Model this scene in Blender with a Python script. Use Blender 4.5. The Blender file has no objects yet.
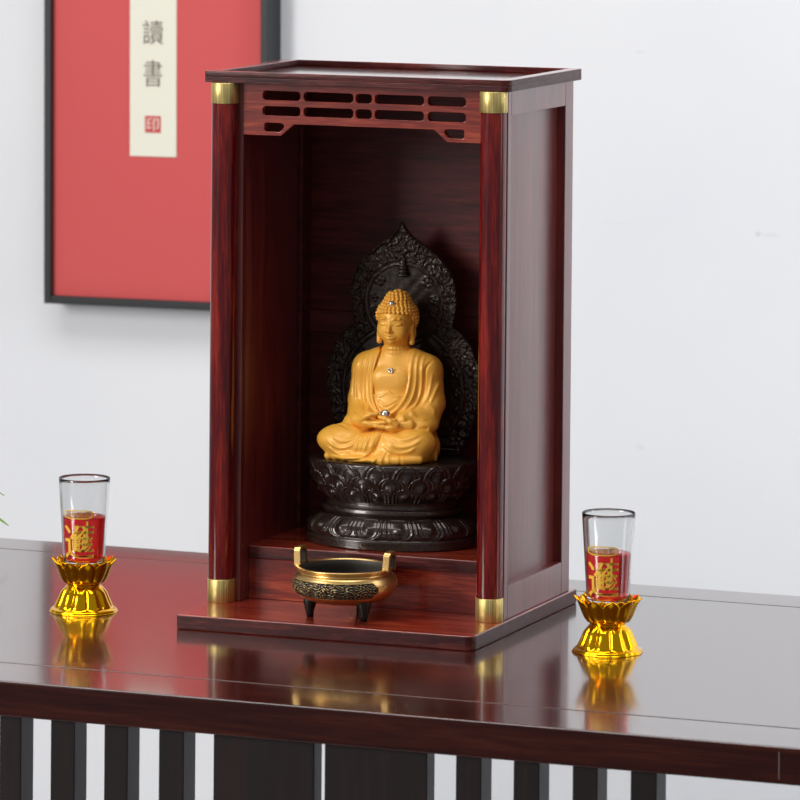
import bpy, bmesh, math, random
import numpy as np
from mathutils import Vector, Matrix
random.seed(7); rng = np.random.default_rng(7)
SC = bpy.context.scene; COL = SC.collection
PI = math.pi; rad = math.radians

# ------------------------------------------------------------------ helpers
def new_mesh(name, verts, faces, smooth=True):
    me = bpy.data.meshes.new(name)
    verts = np.asarray(verts, dtype=np.float32); 
    if isinstance(faces, np.ndarray) and faces.ndim == 2:
        n = len(faces); k = faces.shape[1]
        me.vertices.add(len(verts)); me.vertices.foreach_set('co', verts.ravel())
        me.loops.add(n*k); me.loops.foreach_set('vertex_index', faces.astype(np.int32).ravel())
        me.polygons.add(n); me.polygons.foreach_set('loop_start', np.arange(0, n*k, k, dtype=np.int32))
        me.update(calc_edges=True); me.validate()
    else:
        me.from_pydata([tuple(map(float, v)) for v in verts], [], [tuple(int(i) for i in f) for f in faces])
    if smooth: me.polygons.foreach_set('use_smooth', np.ones(len(me.polygons), dtype=bool))
    me.update()
    return me

def link(name, me, mat, parent=None, loc=(0, 0, 0), rot=(0, 0, 0)):
    o = bpy.data.objects.new(name, me); COL.objects.link(o)
    if mat is not None and hasattr(me, 'materials'):
        me.materials.clear(); me.materials.append(mat)
    o.location = loc; o.rotation_euler = rot
    if parent: o.parent = parent
    return o

def thing(name, label, cat, loc=(0, 0, 0), rz=0, group=None):
    o = bpy.data.objects.new(name, None); COL.objects.link(o)
    o.empty_display_size = .02
    o.location = loc; o.rotation_euler = (0, 0, rz); o['label'] = label; o['category'] = cat
    if group: o['group'] = group
    return o

def boxes(name, bl, mat, parent=None, bevel=.0015, seg=3, face=None, **k):
    """one mesh made of axis aligned boxes (x0,x1,y0,y1,z0,z1), edges rounded"""
    bm = bmesh.new()
    for (x0, x1, y0, y1, z0, z1) in bl:
        r = bmesh.ops.create_cube(bm, size=1)
        for v in r['verts']:
            v.co = Vector(((x0+x1)/2 + v.co.x*(x1-x0), (y0+y1)/2 + v.co.y*(y1-y0), (z0+z1)/2 + v.co.z*(z1-z0)))
    if bevel: bmesh.ops.bevel(bm, geom=bm.edges[:], offset=bevel, segments=seg, profile=.5, affect='EDGES')
    me = bpy.data.meshes.new(name); bm.to_mesh(me); bm.free()
    me.polygons.foreach_set('use_smooth', np.ones(len(me.polygons), dtype=bool))
    o = link(name, me, mat, parent, **k)
    if face:
        me.materials.append(face)
        for p in me.polygons:
            if abs(p.normal.z) < .3: p.material_index = 1
    o.modifiers.new('wn', 'WEIGHTED_NORMAL')
    return o

def corner_pts(x0, x1, y0, y1, rc, n=8):
    pts = []                                   # rc: back-right, back-left, front-left, front-right
    for (sx, sy, a0), q in zip(((1, 1, 0), (-1, 1, 90), (-1, -1, 180), (1, -1, 270)), rc):
        cx = x1-q if sx > 0 else x0+q; cy = y1-q if sy > 0 else y0+q
        for i in range(n+1):
            a = rad(a0 + 90*i/n); pts.append((cx+q*math.cos(a), cy+q*math.sin(a)))
    return pts

def slab(name, x0, x1, y0, y1, z0, z1, rc, mat, parent=None, bevel=.0015, edge=None, **k):
    """board with rounded vertical corners"""
    pts = corner_pts(x0, x1, y0, y1, rc)
    bm = bmesh.new()
    vs = [bm.verts.new((x, y, z0)) for x, y in pts]
    f = bm.faces.new(vs)
    r = bmesh.ops.extrude_face_region(bm, geom=[f])
    for v in r['geom']:
        if isinstance(v, bmesh.types.BMVert): v.co.z = z1
    bmesh.ops.recalc_face_normals(bm, faces=bm.faces[:])
    es = [e for e in bm.edges if abs(e.verts[0].co.z-e.verts[1].co.z) < 1e-7]
    bmesh.ops.bevel(bm, geom=es, offset=bevel, segments=3, profile=.5, affect='EDGES')
    me = bpy.data.meshes.new(name); bm.to_mesh(me); bm.free()
    me.polygons.foreach_set('use_smooth', np.ones(len(me.polygons), dtype=bool))
    o = link(name, me, mat, parent, **k)
    if edge:
        me.materials.append(edge)
        for p in me.polygons:
            if abs(p.normal.z) < .35: p.material_index = 1
    o.modifiers.new('wn', 'WEIGHTED_NORMAL')
    return o

def lathe(name, prof, mat, parent=None, n=96, disp=None, sx=1, sy=1, scale=.001, closed=False, **k):
    """prof: list of (r,z); disp(theta, v, r, z)->(r,z) arrays ; profile resampled outside"""
    P = np.array(prof, float); m = len(P)
    th = np.linspace(0, 2*PI, n, endpoint=False)
    T, I = np.meshgrid(th, np.arange(m), indexing='ij')
    R = P[I, 0].copy(); Z = P[I, 1].copy()
    if disp: R, Z = disp(T, I/(m-1), R, Z)
    V = np.stack([R*np.cos(T)*sx, R*np.sin(T)*sy, Z], -1).reshape(-1, 3)*scale
    i = np.arange(n)[:, None]; j = np.arange(m-1)[None, :]
    a = i*m+j; b = ((i+1) % n)*m+j; F = np.stack([a, b, b+1, a+1], -1).reshape(-1, 4)
    faces = F
    if closed:
        j = m-1; i = np.arange(n)
        F2 = np.stack([i*m+j, ((i+1) % n)*m+j, ((i+1) % n)*m, i*m], -1); faces = np.concatenate([F, F2])
    return link(name, new_mesh(name, V, faces), mat, parent, **k)

def smooth_prof(pts, n):
    """Catmull-Rom resample of a profile"""
    P = np.array(pts, float); P = np.vstack([2*P[0]-P[1], P, 2*P[-1]-P[-2]])
    out = []
    segs = len(pts)-1
    for t in np.linspace(0, segs-1e-6, n):
        i = int(t); u = t-i; p0, p1, p2, p3 = P[i:i+4]
        out.append(.5*((2*p1)+(-p0+p2)*u+(2*p0-5*p1+4*p2-p3)*u*u+(-p0+3*p1-3*p2+p3)*u**3))
    return np.array(out)

def tube(name, pts, rads, mat, parent=None, n=16, scale=.001, flat=1.0, **k):
    """swept tube along points with radius per point, capped"""
    P = np.array(pts, float); m = len(P); V = []; up = Vector((0, 0, 1))
    for i in range(m):
        t = Vector(P[min(i+1, m-1)]-P[max(i-1, 0)]).normalized()
        a = t.cross(Vector((1, 0, 0))) if abs(t.x) < .9 else t.cross(up)
        a.normalize(); b = t.cross(a)
        for q in range(n):
            c = math.cos(2*PI*q/n); s = math.sin(2*PI*q/n)
            V.append(np.array(P[i])+rads[i]*(c*np.array(a)+s*flat*np.array(b)))
    F = []
    for i in range(m-1):
        for q in range(n):
            F.append((i*n+q, i*n+(q+1) % n, (i+1)*n+(q+1) % n, (i+1)*n+q))
    F.append(tuple(range(n))[::-1]); F.append(tuple(range((m-1)*n, m*n)))
    return link(name, new_mesh(name, np.array(V)*scale, F), mat, parent, **k)

# ------------------------------------------------------------------ materials
def mat(name):
    m = bpy.data.materials.new(name); m.use_nodes = True
    nt = m.node_tree; return m, nt, nt.nodes['Principled BSDF']
def setp(b, **k):
    for q, v in k.items(): b.inputs[q.replace('_', ' ')].default_value = v
def rgb(h, a=1):
    """sRGB 0-255 -> linear"""
    return tuple(((c/255)/12.92 if c/255 <= .04045 else ((c/255+.055)/1.055)**2.4) for c in h)+(a,)

def wood(name, cols, axis='X', rough=.28, scale=22, coat=.35, bump=.04, stretch=14, spec=.5, crough=.12):
    m, nt, b = mat(name); N = nt.nodes; L = nt.links
    tc = N.new('ShaderNodeTexCoord'); mp = N.new('ShaderNodeMapping')
    s = [scale*stretch/3]*3; s[{'X': 0, 'Y': 1, 'Z': 2}[axis]] = scale/3
    mp.inputs['Scale'].default_value = s
    L.new(tc.outputs['Object'], mp.inputs['Vector'])
    n1 = N.new('ShaderNodeTexNoise'); setp(n1, Scale=1.0, Detail=6, Roughness=.62, Distortion=.6)
    n2 = N.new('ShaderNodeTexNoise'); setp(n2, Scale=5.5, Detail=3, Roughness=.6)
    L.new(mp.outputs[0], n1.inputs['Vector']); L.new(mp.outputs[0], n2.inputs['Vector'])
    mx = N.new('ShaderNodeMath'); mx.operation = 'MULTIPLY_ADD'; mx.inputs[1].default_value = .35
    L.new(n2.outputs['Fac'], mx.inputs[0]); 
    sc = N.new('ShaderNodeMath'); sc.operation = 'MULTIPLY'; sc.inputs[1].default_value = .65
    L.new(n1.outputs['Fac'], sc.inputs[0]); L.new(sc.outputs[0], mx.inputs[2])
    cr = N.new('ShaderNodeValToRGB'); e = cr.color_ramp.elements
    pos = [.36, .5, .64][:len(cols)] if len(cols) == 3 else [.38, .62]
    e[0].position = pos[0]; e[0].color = rgb(cols[0]); e[1].position = pos[-1]; e[1].color = rgb(cols[-1])
    if len(cols) == 3: q = e.new(pos[1]); q.color = rgb(cols[1])
    L.new(mx.outputs[0], cr.inputs['Fac']); L.new(cr.outputs['Color'], b.inputs['Base Color'])
    bp = N.new('ShaderNodeBump'); setp(bp, Strength=bump, Distance=.001)
    L.new(n2.outputs['Fac'], bp.inputs['Height']); L.new(bp.outputs[0], b.inputs['Normal'])
    setp(b, Roughness=rough, Coat_Weight=coat, Coat_Roughness=crough)
    b.inputs['Specular IOR Level'].default_value = spec
    return m

def plain(name, col, rough=.5, metal=0, coat=0, bump=0, bscale=400, var=0):
    m, nt, b = mat(name)
    setp(b, Base_Color=rgb(col), Roughness=rough, Metallic=metal, Coat_Weight=coat)
    N = nt.nodes; L = nt.links
    tc = N.new('ShaderNodeTexCoord'); n = N.new('ShaderNodeTexNoise'); setp(n, Scale=bscale, Detail=4)
    L.new(tc.outputs['Object'], n.inputs['Vector'])
    if bump:
        bp = N.new('ShaderNodeBump'); setp(bp, Strength=bump, Distance=.0006)
        L.new(n.outputs['Fac'], bp.inputs['Height']); L.new(bp.outputs[0], b.inputs['Normal'])
    if var:
        cr = N.new('ShaderNodeValToRGB'); e = cr.color_ramp.elements
        e[0].position = .35; e[1].position = .65
        e[0].color = rgb([c*(1-var) for c in col]); e[1].color = rgb([min(255, c*(1+var)) for c in col])
        L.new(n.outputs['Fac'], cr.inputs['Fac']); L.new(cr.outputs['Color'], b.inputs['Base Color'])
    return m

M = {}
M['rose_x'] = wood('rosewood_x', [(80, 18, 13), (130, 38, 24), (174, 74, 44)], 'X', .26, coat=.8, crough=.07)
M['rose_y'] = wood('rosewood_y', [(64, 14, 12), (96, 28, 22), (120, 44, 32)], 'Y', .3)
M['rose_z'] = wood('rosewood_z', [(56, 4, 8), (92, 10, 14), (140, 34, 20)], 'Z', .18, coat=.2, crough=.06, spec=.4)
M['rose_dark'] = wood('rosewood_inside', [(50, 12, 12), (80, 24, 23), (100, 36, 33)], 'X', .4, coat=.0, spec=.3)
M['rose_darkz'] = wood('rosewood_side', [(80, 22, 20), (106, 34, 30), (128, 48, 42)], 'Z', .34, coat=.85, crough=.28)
M['top_panel'] = wood('top_panel_wood', [(50, 14, 12), (72, 24, 20), (92, 36, 28)], 'X', .2, coat=1, crough=.08)
M['edge_x'] = wood('rosewood_edge', [(36, 8, 10), (62, 18, 18), (104, 44, 38)], 'X', .34, scale=40, bump=.2, coat=.0, spec=.3)
M['table_x'] = wood('dark_walnut_top', [(40, 14, 11), (60, 23, 18), (78, 33, 25)], 'X', .22, scale=9, stretch=16, coat=1, bump=.0, crough=.10)
M['apron_x'] = wood('dark_walnut_apron', [(34, 12, 10), (50, 19, 16), (68, 30, 20)], 'X', .4, scale=10, stretch=16, coat=.0, spec=.1)
M['table_z'] = wood('dark_walnut_slats', [(16, 9, 9), (24, 12, 12), (36, 17, 15)], 'Z', .4, scale=9, coat=.0, spec=.3)
M['brass'] = plain('polished_brass', (214, 194, 124), .34, 1)
def brushed():
    m, nt, b = mat('brushed_brass'); N = nt.nodes; L = nt.links
    tc = N.new('ShaderNodeTexCoord'); mp = N.new('ShaderNodeMapping'); mp.inputs['Scale'].default_value = (900, 900, 12)
    n = N.new('ShaderNodeTexNoise'); setp(n, Scale=1., Detail=2); L.new(tc.outputs['Object'], mp.inputs[0]); L.new(mp.outputs[0], n.inputs['Vector'])
    cr = N.new('ShaderNodeValToRGB'); e = cr.color_ramp.elements; e[0].position = .3; e[1].position = .7
    e[0].color = rgb((176, 146, 76)); e[1].color = rgb((236, 220, 150)); L.new(n.outputs['Fac'], cr.inputs['Fac']); L.new(cr.outputs['Color'], b.inputs['Base Color'])
    setp(b, Metallic=.85, Roughness=.42); return m
M['brass'] = brushed()
M['gold'] = plain('electroplated_gold', (255, 190, 20), .13, 1, bump=.05, bscale=300)
M['goldprint'] = plain('gold_print', (252, 204, 70), .4, .1)
M['statue'] = plain('matte_gold_lacquer', (246, 180, 68), .45, .1, coat=.12, bump=.05, bscale=900)
M['bronze'] = plain('dark_bronze', (46, 35, 30), .28, .35, coat=.5, bump=.25, bscale=500, var=.35)
M['halo'] = plain('dark_bronze_halo', (46, 35, 28), .34, .35, coat=.25, bump=.4, bscale=450, var=.4)
M['burner'] = plain('aged_brass', (226, 188, 122), .33, 1, bump=.05)
M['burner_dark'] = plain('blackened_metal', (46, 42, 40), .4, .6, bump=.2)
M['lining'] = plain('burner_lining', (78, 74, 70), .55, .3, bump=.3)
M['silver'] = plain('silver_stone', (235, 232, 225), .08, .9)
M['ash'] = plain('grey_ash', (70, 66, 62), .9, bump=.6)
M['picframe'] = plain('black_frame', (20, 22, 26), .45)
M['red_mat'] = plain('red_mat_board', (206, 84, 84), .8, bump=.1)
M['paper'] = plain('cream_paper', (232, 230, 214), .85, bump=.1)
M['ink'] = plain('ink', (112, 104, 96), .8)
M['seal'] = plain('red_seal_ink', (205, 84, 84), .8)
M['leaf'] = plain('green_leaf', (110, 160, 40), .4, var=.15, bscale=30)
M['pot'] = plain('white_ceramic', (225, 225, 220), .2)
M['soil'] = plain('soil', (60, 45, 35), .95, bump=.6)
M['floor'] = plain('grey_floor', (190, 190, 192), .5, var=.03, bscale=3)

def glass_mat():
    m, nt, b = mat('clear_glass'); setp(b, Base_Color=(.92, .93, .93, 1), Roughness=.03, IOR=1.47)
    b.inputs['Transmission Weight'].default_value = 1; return m
M['glass'] = glass_mat()
def gel_mat():
    m, nt, b = mat('red_candle_gel'); N = nt.nodes; L = nt.links
    setp(b, Base_Color=(1, .03, .03, 1), Roughness=.12, IOR=1.25)
    b.inputs['Transmission Weight'].default_value = .72; b.inputs['Specular IOR Level'].default_value = .2
    return m
M['gel'] = gel_mat()
def wall_mat():
    m, nt, b = mat('white_plaster'); N = nt.nodes; L = nt.links
    tc = N.new('ShaderNodeTexCoord'); n = N.new('ShaderNodeTexNoise'); setp(n, Scale=2.2, Detail=3)
    L.new(tc.outputs['Object'], n.inputs['Vector'])
    cr = N.new('ShaderNodeValToRGB'); e = cr.color_ramp.elements
    e[0].position = .3; e[1].position = .7; e[0].color = rgb((226, 228, 233)); e[1].color = rgb((232, 233, 236))
    L.new(n.outputs['Fac'], cr.inputs['Fac']); L.new(cr.outputs['Color'], b.inputs['Base Color'])
    prev = cr.outputs['Color']                    # faint scuffs on the plaster
    for (x, z, w, h, k) in [(.0047, .2571, .0035, .0028, .30), (.019, .2565, .012, .002, .12), (-.1373, .4575, .007, .0016, .14), (-.1328, .0092, .006, .003, .10), (-.165, .262, .02, .0012, .06)]:
        mp = N.new('ShaderNodeMapping'); mp.inputs['Location'].default_value = (-x/w, 0, -z/h); mp.inputs['Scale'].default_value = (1/w, 0, 1/h)
        L.new(tc.outputs['Object'], mp.inputs['Vector'])
        ln = N.new('ShaderNodeVectorMath'); ln.operation = 'LENGTH'; L.new(mp.outputs[0], ln.inputs[0])
        mr = N.new('ShaderNodeMapRange'); mr.inputs['From Min'].default_value = 1.3; mr.inputs['From Max'].default_value = .2; mr.inputs['To Max'].default_value = k
        L.new(ln.outputs['Value'], mr.inputs['Value'])
        mx = N.new('ShaderNodeMixRGB'); mx.inputs['Color2'].default_value = rgb((120, 120, 135)); L.new(mr.outputs[0], mx.inputs['Fac']); L.new(prev, mx.inputs['Color1'])
        prev = mx.outputs['Color']
    L.new(prev, b.inputs['Base Color'])
    setp(b, Roughness=.75); return m
M['wall'] = wall_mat()

# ------------------------------------------------------------------ SDF sculpting (millimetres)
class Sculpt:
    def __init__(s, lo, hi, res):
        s.lo = np.array(lo, float); s.res = res
        s.n = np.ceil((np.array(hi)-lo)/res).astype(int)+1
        s.F = np.full(s.n, 20., np.float32)
        ax = [(s.lo[i]+np.arange(s.n[i])*res).astype(np.float32) for i in range(3)]
        s.X, s.Y, s.Z = ax[0][:, None, None], ax[1][None, :, None], ax[2][None, None, :]
    def sub(s, lo, hi):
        a = np.clip(np.floor((np.array(lo)-s.lo)/s.res).astype(int), 0, s.n); b = np.clip(np.ceil((np.array(hi)-s.lo)/s.res).astype(int)+1, 0, s.n)
        sl = tuple(slice(a[i], b[i]) for i in range(3))
        return sl, s.X[sl[0]], s.Y[:, sl[1]], s.Z[:, :, sl[2]]
    def comb(s, sl, d, k, op):
        F = s.F[sl]
        if F.size == 0: return
        d = d.astype(np.float32)
        if op == 'u':
            r = np.minimum(F, d)
            if k > 0: h = np.maximum(k-np.abs(F-d), 0)/k; r = r-h*h*k*.25
        else:
            d = -d; r = np.maximum(F, d)
            if k > 0: h = np.maximum(k-np.abs(F-d), 0)/k; r = r+h*h*k*.25
        s.F[sl] = r
    def ell(s, c, r, k=0, rot=(0, 0, 0), op='u'):
        c = np.array(c, float); r = np.array(r, float); m = (max(r) if any(rot) else r)+k+2*s.res+1
        sl, X, Y, Z = s.sub(c-m, c+m)
        X, Y, Z = X-c[0], Y-c[1], Z-c[2]
        if any(rot):
            R = np.array(Matrix.Rotation(rad(rot[2]), 3, 'Z') @ Matrix.Rotation(rad(rot[1]), 3, 'Y') @ Matrix.Rotation(rad(rot[0]), 3, 'X')).T
            X, Y, Z = [R[i, 0]*X+R[i, 1]*Y+R[i, 2]*Z for i in range(3)]
        k0 = np.sqrt((X/r[0])**2+(Y/r[1])**2+(Z/r[2])**2)+1e-6
        k1 = np.sqrt((X/r[0]**2)**2+(Y/r[1]**2)**2+(Z/r[2]**2)**2)+1e-6
        s.comb(sl, k0*(k0-1)/k1, k, op)
    def cap(s, a, b, ra, rb=None, k=0, op='u'):
        rb = ra if rb is None else rb
        a = np.array(a, float); b = np.array(b, float); m = max(ra, rb)+k+2*s.res+1
        sl, X, Y, Z = s.sub(np.minimum(a, b)-m, np.maximum(a, b)+m)
        ab = b-a; L2 = (ab**2).sum()+1e-9
        t = np.clip(((X-a[0])*ab[0]+(Y-a[1])*ab[1]+(Z-a[2])*ab[2])/L2, 0, 1)
        d = np.sqrt((X-a[0]-t*ab[0])**2+(Y-a[1]-t*ab[1])**2+(Z-a[2]-t*ab[2])**2)-(ra+t*(rb-ra))
        s.comb(sl, d, k, op)
    def chain(s, pts, r, k=0, op='u'):
        rs = r if hasattr(r, '__len__') else [r]*len(pts)
        for i in range(len(pts)-1): s.cap(pts[i], pts[i+1], rs[i], rs[i+1], k, op)
    def folds(s, lines, amp, w, ycut, soft=6):
        """ridges (amp>0) or grooves (amp<0) along polylines drawn on the front (x,z)"""
        X = s.X[:, 0, 0][:, None]; Z = s.Z[0, 0, :][None, :]
        D = np.zeros((s.n[0], s.n[2]), np.float32)
        for pl in lines:
            pl = smooth_prof(pl, 14) if len(pl) > 2 else np.array(pl, float)
            L = len(pl)-1
            for i in range(L):
                a, b = pl[i], pl[i+1]; ab = b-a; L2 = (ab**2).sum()+1e-9
                t = np.clip(((X-a[0])*ab[0]+(Z-a[1])*ab[1])/L2, 0, 1)
                d = np.sqrt((X-a[0]-t*ab[0])**2+(Z-a[1]-t*ab[1])**2)
                u = (i+t)/L; tp = np.clip(np.minimum(u, 1-u)*5+.25, 0, 1)
                D = np.maximum(D, np.exp(-(d/w)**2)*tp)
        m = np.clip((ycut-s.Y[0, :, 0])/soft, 0, 1)
        s.F -= (amp*D[:, None, :]*m[None, :, None]).astype(np.float32)
    def clipz(s, z0):
        s.F = np.maximum(s.F, z0-s.Z)
    def mesh(s, name):
        F = s.F; F[0] = F[-1] = 5; F[:, 0] = F[:, -1] = 5; F[:, :, 0] = F[:, :, -1] = 5
        ins = F < 0
        nx, ny, nz = [d-1 for d in F.shape]
        cnt = np.zeros((nx, ny, nz), np.int8)
        for i in (0, 1):
            for j in (0, 1):
                for l in (0, 1): cnt += ins[i:i+nx, j:j+ny, l:l+nz]
        act = np.argwhere((cnt > 0) & (cnt < 8)); del cnt
        idx = np.full((nx, ny, nz), -1, np.int32); idx[tuple(act.T)] = np.arange(len(act))
        P = np.zeros((len(act), 3)); W = np.zeros(len(act))
        cor = [(i, j, l) for i in (0, 1) for j in (0, 1) for l in (0, 1)]
        vals = {c: F[act[:, 0]+c[0], act[:, 1]+c[1], act[:, 2]+c[2]].astype(float) for c in cor}
        for c in cor:
            for ax in range(3):
                if c[ax]: continue
                e = list(c); e[ax] = 1; e = tuple(e)
                a, b = vals[c], vals[e]; x = (a < 0) != (b < 0)
                t = np.where(x, a/np.where(x, a-b, 1), 0)
                q = np.tile(np.array(c, float), (len(act), 1)); q[:, ax] += t
                P[x] += q[x]; W[x] += 1
        V = (act+P/W[:, None])*s.res+s.lo
        faces = []
        for ax in range(3):
            sl0 = [slice(1, None)]*3; sl1 = [slice(1, None)]*3
            A = ins; sa = [slice(None)]*3; sb = [slice(None)]*3; sa[ax] = slice(0, -1); sb[ax] = slice(1, None)
            ch = A[tuple(sa)] != A[tuple(sb)]
            e = np.argwhere(ch); o1, o2 = [(1, 2), (2, 0), (0, 1)][ax]
            e = e[(e[:, o1] > 0) & (e[:, o2] > 0) & (e[:, o1] < F.shape[o1]-1) & (e[:, o2] < F.shape[o2]-1)]
            d1 = np.zeros(3, int); d1[o1] = 1; d2 = np.zeros(3, int); d2[o2] = 1
            q = np.stack([idx[tuple((e-d1-d2).T)], idx[tuple((e-d2).T)], idx[tuple(e.T)], idx[tuple((e-d1).T)]], 1)
            fl = ~A[tuple(e.T)]; q[fl] = q[fl][:, ::-1]
            faces.append(q)
        Q = np.concatenate(faces); Q = Q[(Q >= 0).all(1)]
        return new_mesh(name, V*.001, Q)

# ------------------------------------------------------------------ placement frames
TH = .01291                                   # the shrine stands a touch skew on the table
RZ = Matrix.Rotation(TH, 3, 'Z')
def inshrine(x, y, z): return RZ @ Vector((x, y, z))

# ------------------------------------------------------------------ room
def structure(o): o['kind'] = 'structure'; return o
WY = 1.25
structure(boxes('wall_back', [(-4.5, 4.5, WY, WY+.12, -.8, 2.2)], M['wall'], bevel=0))
structure(boxes('floor', [(-4.5, 4.5, -5, WY, -.85, -.8)], M['floor'], bevel=0))
TX = .1134                                        # middle of the table

# ------------------------------------------------------------------ altar table
tab = thing('altar_table', 'long dark walnut altar table with slatted front carrying the shrine', 'table', (TX, 0, -.8))
YF, YB, YG, YBG, AP = -.2934, .4072, -.2144, .3451, .0304
HZ = .8                                       # local z of the top
HL = .92
g = .0006
boxes('tabletop', [(-HL+.08, HL-.08, YG+g, YBG-g, HZ-.03, HZ)], M['table_x'], tab, bevel=.0006)
boxes('front_rail', [(-HL, HL, YF, YG-g, HZ-AP, HZ)], M['table_x'], tab, bevel=.0022, face=M['apron_x'])
boxes('back_rail', [(-HL, HL, YBG+g, YB, HZ-AP, HZ)], M['table_x'], tab, bevel=.002)
for s in (-1, 1):
    boxes('end_rail', [(s*HL if s < 0 else HL-.08+g, -HL+.08-g if s < 0 else HL, YG+g, YBG-g, HZ-AP, HZ)], M['table_x'], tab, bevel=.0006)
    for y in (YF+.006, YB-.056):
        boxes('leg', [(s*(HL-.03)-.025, s*(HL-.03)+.025, y, y+.05, 0, HZ-AP)], M['table_z'], tab)
# the mitred joints seen as thin lines across the front edge
for x in (.5178-TX, -.2874-TX): 
    boxes('edge_joint', [(x-.0006, x+.0006, YF-.0002, YF+.002, HZ-AP+.004, HZ-.004)], plain('joint_line', (100, 84, 80), .5), tab, bevel=0)
SL = YF+.007
for x0, x1 in [(-.182, -.1616), (-.1337, -.1112), (-.0836, -.0617), (-.0329, -.0099), (.2348, .2573), (.2853, .3079), (.3366, .3582), (.3865, .4088)]:
    boxes('slat', [(x0-TX+.0034, x1-TX+.0034, SL, SL+.025, .12, HZ-AP)], M['table_z'], tab, bevel=.001)
for x0, x1 in [(.0173, .1086), (.1181, .2096)]:
    boxes('front_panel', [(x0-TX+.0034, x1-TX+.0034, SL, SL+.018, .12, HZ-AP)], M['table_z'], tab, bevel=.001)
boxes('bottom_rail', [(-HL+.03, HL-.03, SL-.004, SL+.03, .08, .12)], M['table_z'], tab)

# ------------------------------------------------------------------ shrine cabinet
shr = thing('shrine_cabinet', 'tall open-fronted rosewood shrine cabinet standing on the altar table', 'cabinet', (0, 0, 0), TH)
BW, BD, BT = .1429, .2797, .0134; RC = (.0015, .0015, .0025, .0085)
H0, H1 = .4895, .5
slab('base_board', -BW, BW, 0, BD, 0, BT, RC, M['rose_x'], shr, bevel=.0016, edge=M['edge_x'])
top = slab('top_board', -.1522, .1445, .0764, .2754, H0, .4945, RC, M['top_panel'], shr, bevel=.0003, edge=M['edge_x'])
def top_rim():
    outer = corner_pts(-.1522, .1445, .0764, .2754, RC)
    return outer, [(-.1385, .084), (.133, .084), (.133, .2714), (-.1385, .2714)]
def plate(name, outer, holes, z0, z1, mt, parent, bevel=0, **k):
    """flat board with cut-outs, from closed outlines"""
    cu = bpy.data.curves.new(name, 'CURVE'); cu.dimensions = '2D'; cu.fill_mode = 'BOTH'
    for pts in [outer]+holes:
        sp = cu.splines.new('POLY'); sp.points.add(len(pts)-1); sp.use_cyclic_u = True
        for i, (x, y) in enumerate(pts): sp.points[i].co = (x, y, 0, 1)
    cu.extrude = (z1-z0)/2-bevel; cu.bevel_depth = bevel; cu.bevel_resolution = 2; cu.offset = -bevel
    t = bpy.data.objects.new('t', cu); COL.objects.link(t)
    bpy.context.view_layer.update()
    me = bpy.data.meshes.new_from_object(t.evaluated_get(bpy.context.evaluated_depsgraph_get()))
    bpy.data.objects.remove(t)
    for v in me.vertices: v.co.z += (z0+z1)/2
    return link(name, me, mt, parent, **k)
o_, h_ = top_rim()
rim = plate('top_rim', o_, [h_], .4945, H1, M['rose_x'], shr, bevel=.0005)
rim.data.materials.append(M['edge_x'])
for p in rim.data.polygons:
    if abs(p.normal.z) < .3: p.material_index = 1

PX, PY, PR = .1309, .0826, .0119
for s in (-1, 1):
    lathe('pillar', [(PR*1000, BT*1000), (PR*1000, H0*1000)], M['rose_z'], shr, n=48, loc=(s*PX-.0033, PY, 0))
    for z0, z1 in ((BT, .0345), (.4705, H0)):
        r0, r1 = PR*1000+.05, PR*1000+.7
        lathe('brass_ring', [(r0, z0*1000), (r1-.3, z0*1000), (r1, z0*1000+.4), (r1, z1*1000-.4), (r1-.3, z1*1000), (r0, z1*1000)], M['brass'], shr, n=64, loc=(s*PX-.0033, PY, 0))
    # side frame: stiles and rails around a recessed panel
    xo, xi = (.1397, .1145) if s > 0 else (-.1435, -.1175)
    xa, xb = min(xo, xi), max(xo, xi)
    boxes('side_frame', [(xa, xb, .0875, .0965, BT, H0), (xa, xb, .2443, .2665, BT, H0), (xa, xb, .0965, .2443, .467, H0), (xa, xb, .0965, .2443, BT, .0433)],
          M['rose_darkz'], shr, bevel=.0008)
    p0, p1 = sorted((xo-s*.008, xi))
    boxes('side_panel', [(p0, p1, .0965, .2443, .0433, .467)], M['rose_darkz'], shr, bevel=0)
# back: battens in the corners, two panels and a middle rail
YBK = .2450
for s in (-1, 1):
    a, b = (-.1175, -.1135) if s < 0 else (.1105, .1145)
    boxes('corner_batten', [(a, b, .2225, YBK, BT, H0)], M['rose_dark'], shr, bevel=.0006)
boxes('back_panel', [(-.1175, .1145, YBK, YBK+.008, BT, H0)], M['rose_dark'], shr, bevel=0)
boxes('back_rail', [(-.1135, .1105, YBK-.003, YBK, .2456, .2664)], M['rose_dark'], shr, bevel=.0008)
# step inside
boxes('step_board', [(-.1175, .1145, .1055, YBK, .0503, .0625)], M['rose_x'], shr, bevel=.0014, face=M['edge_x'])
boxes('step_front', [(-.1175, .1145, .1075, .1175, BT, .0503)], M['rose_x'], shr, bevel=.0006)
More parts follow.
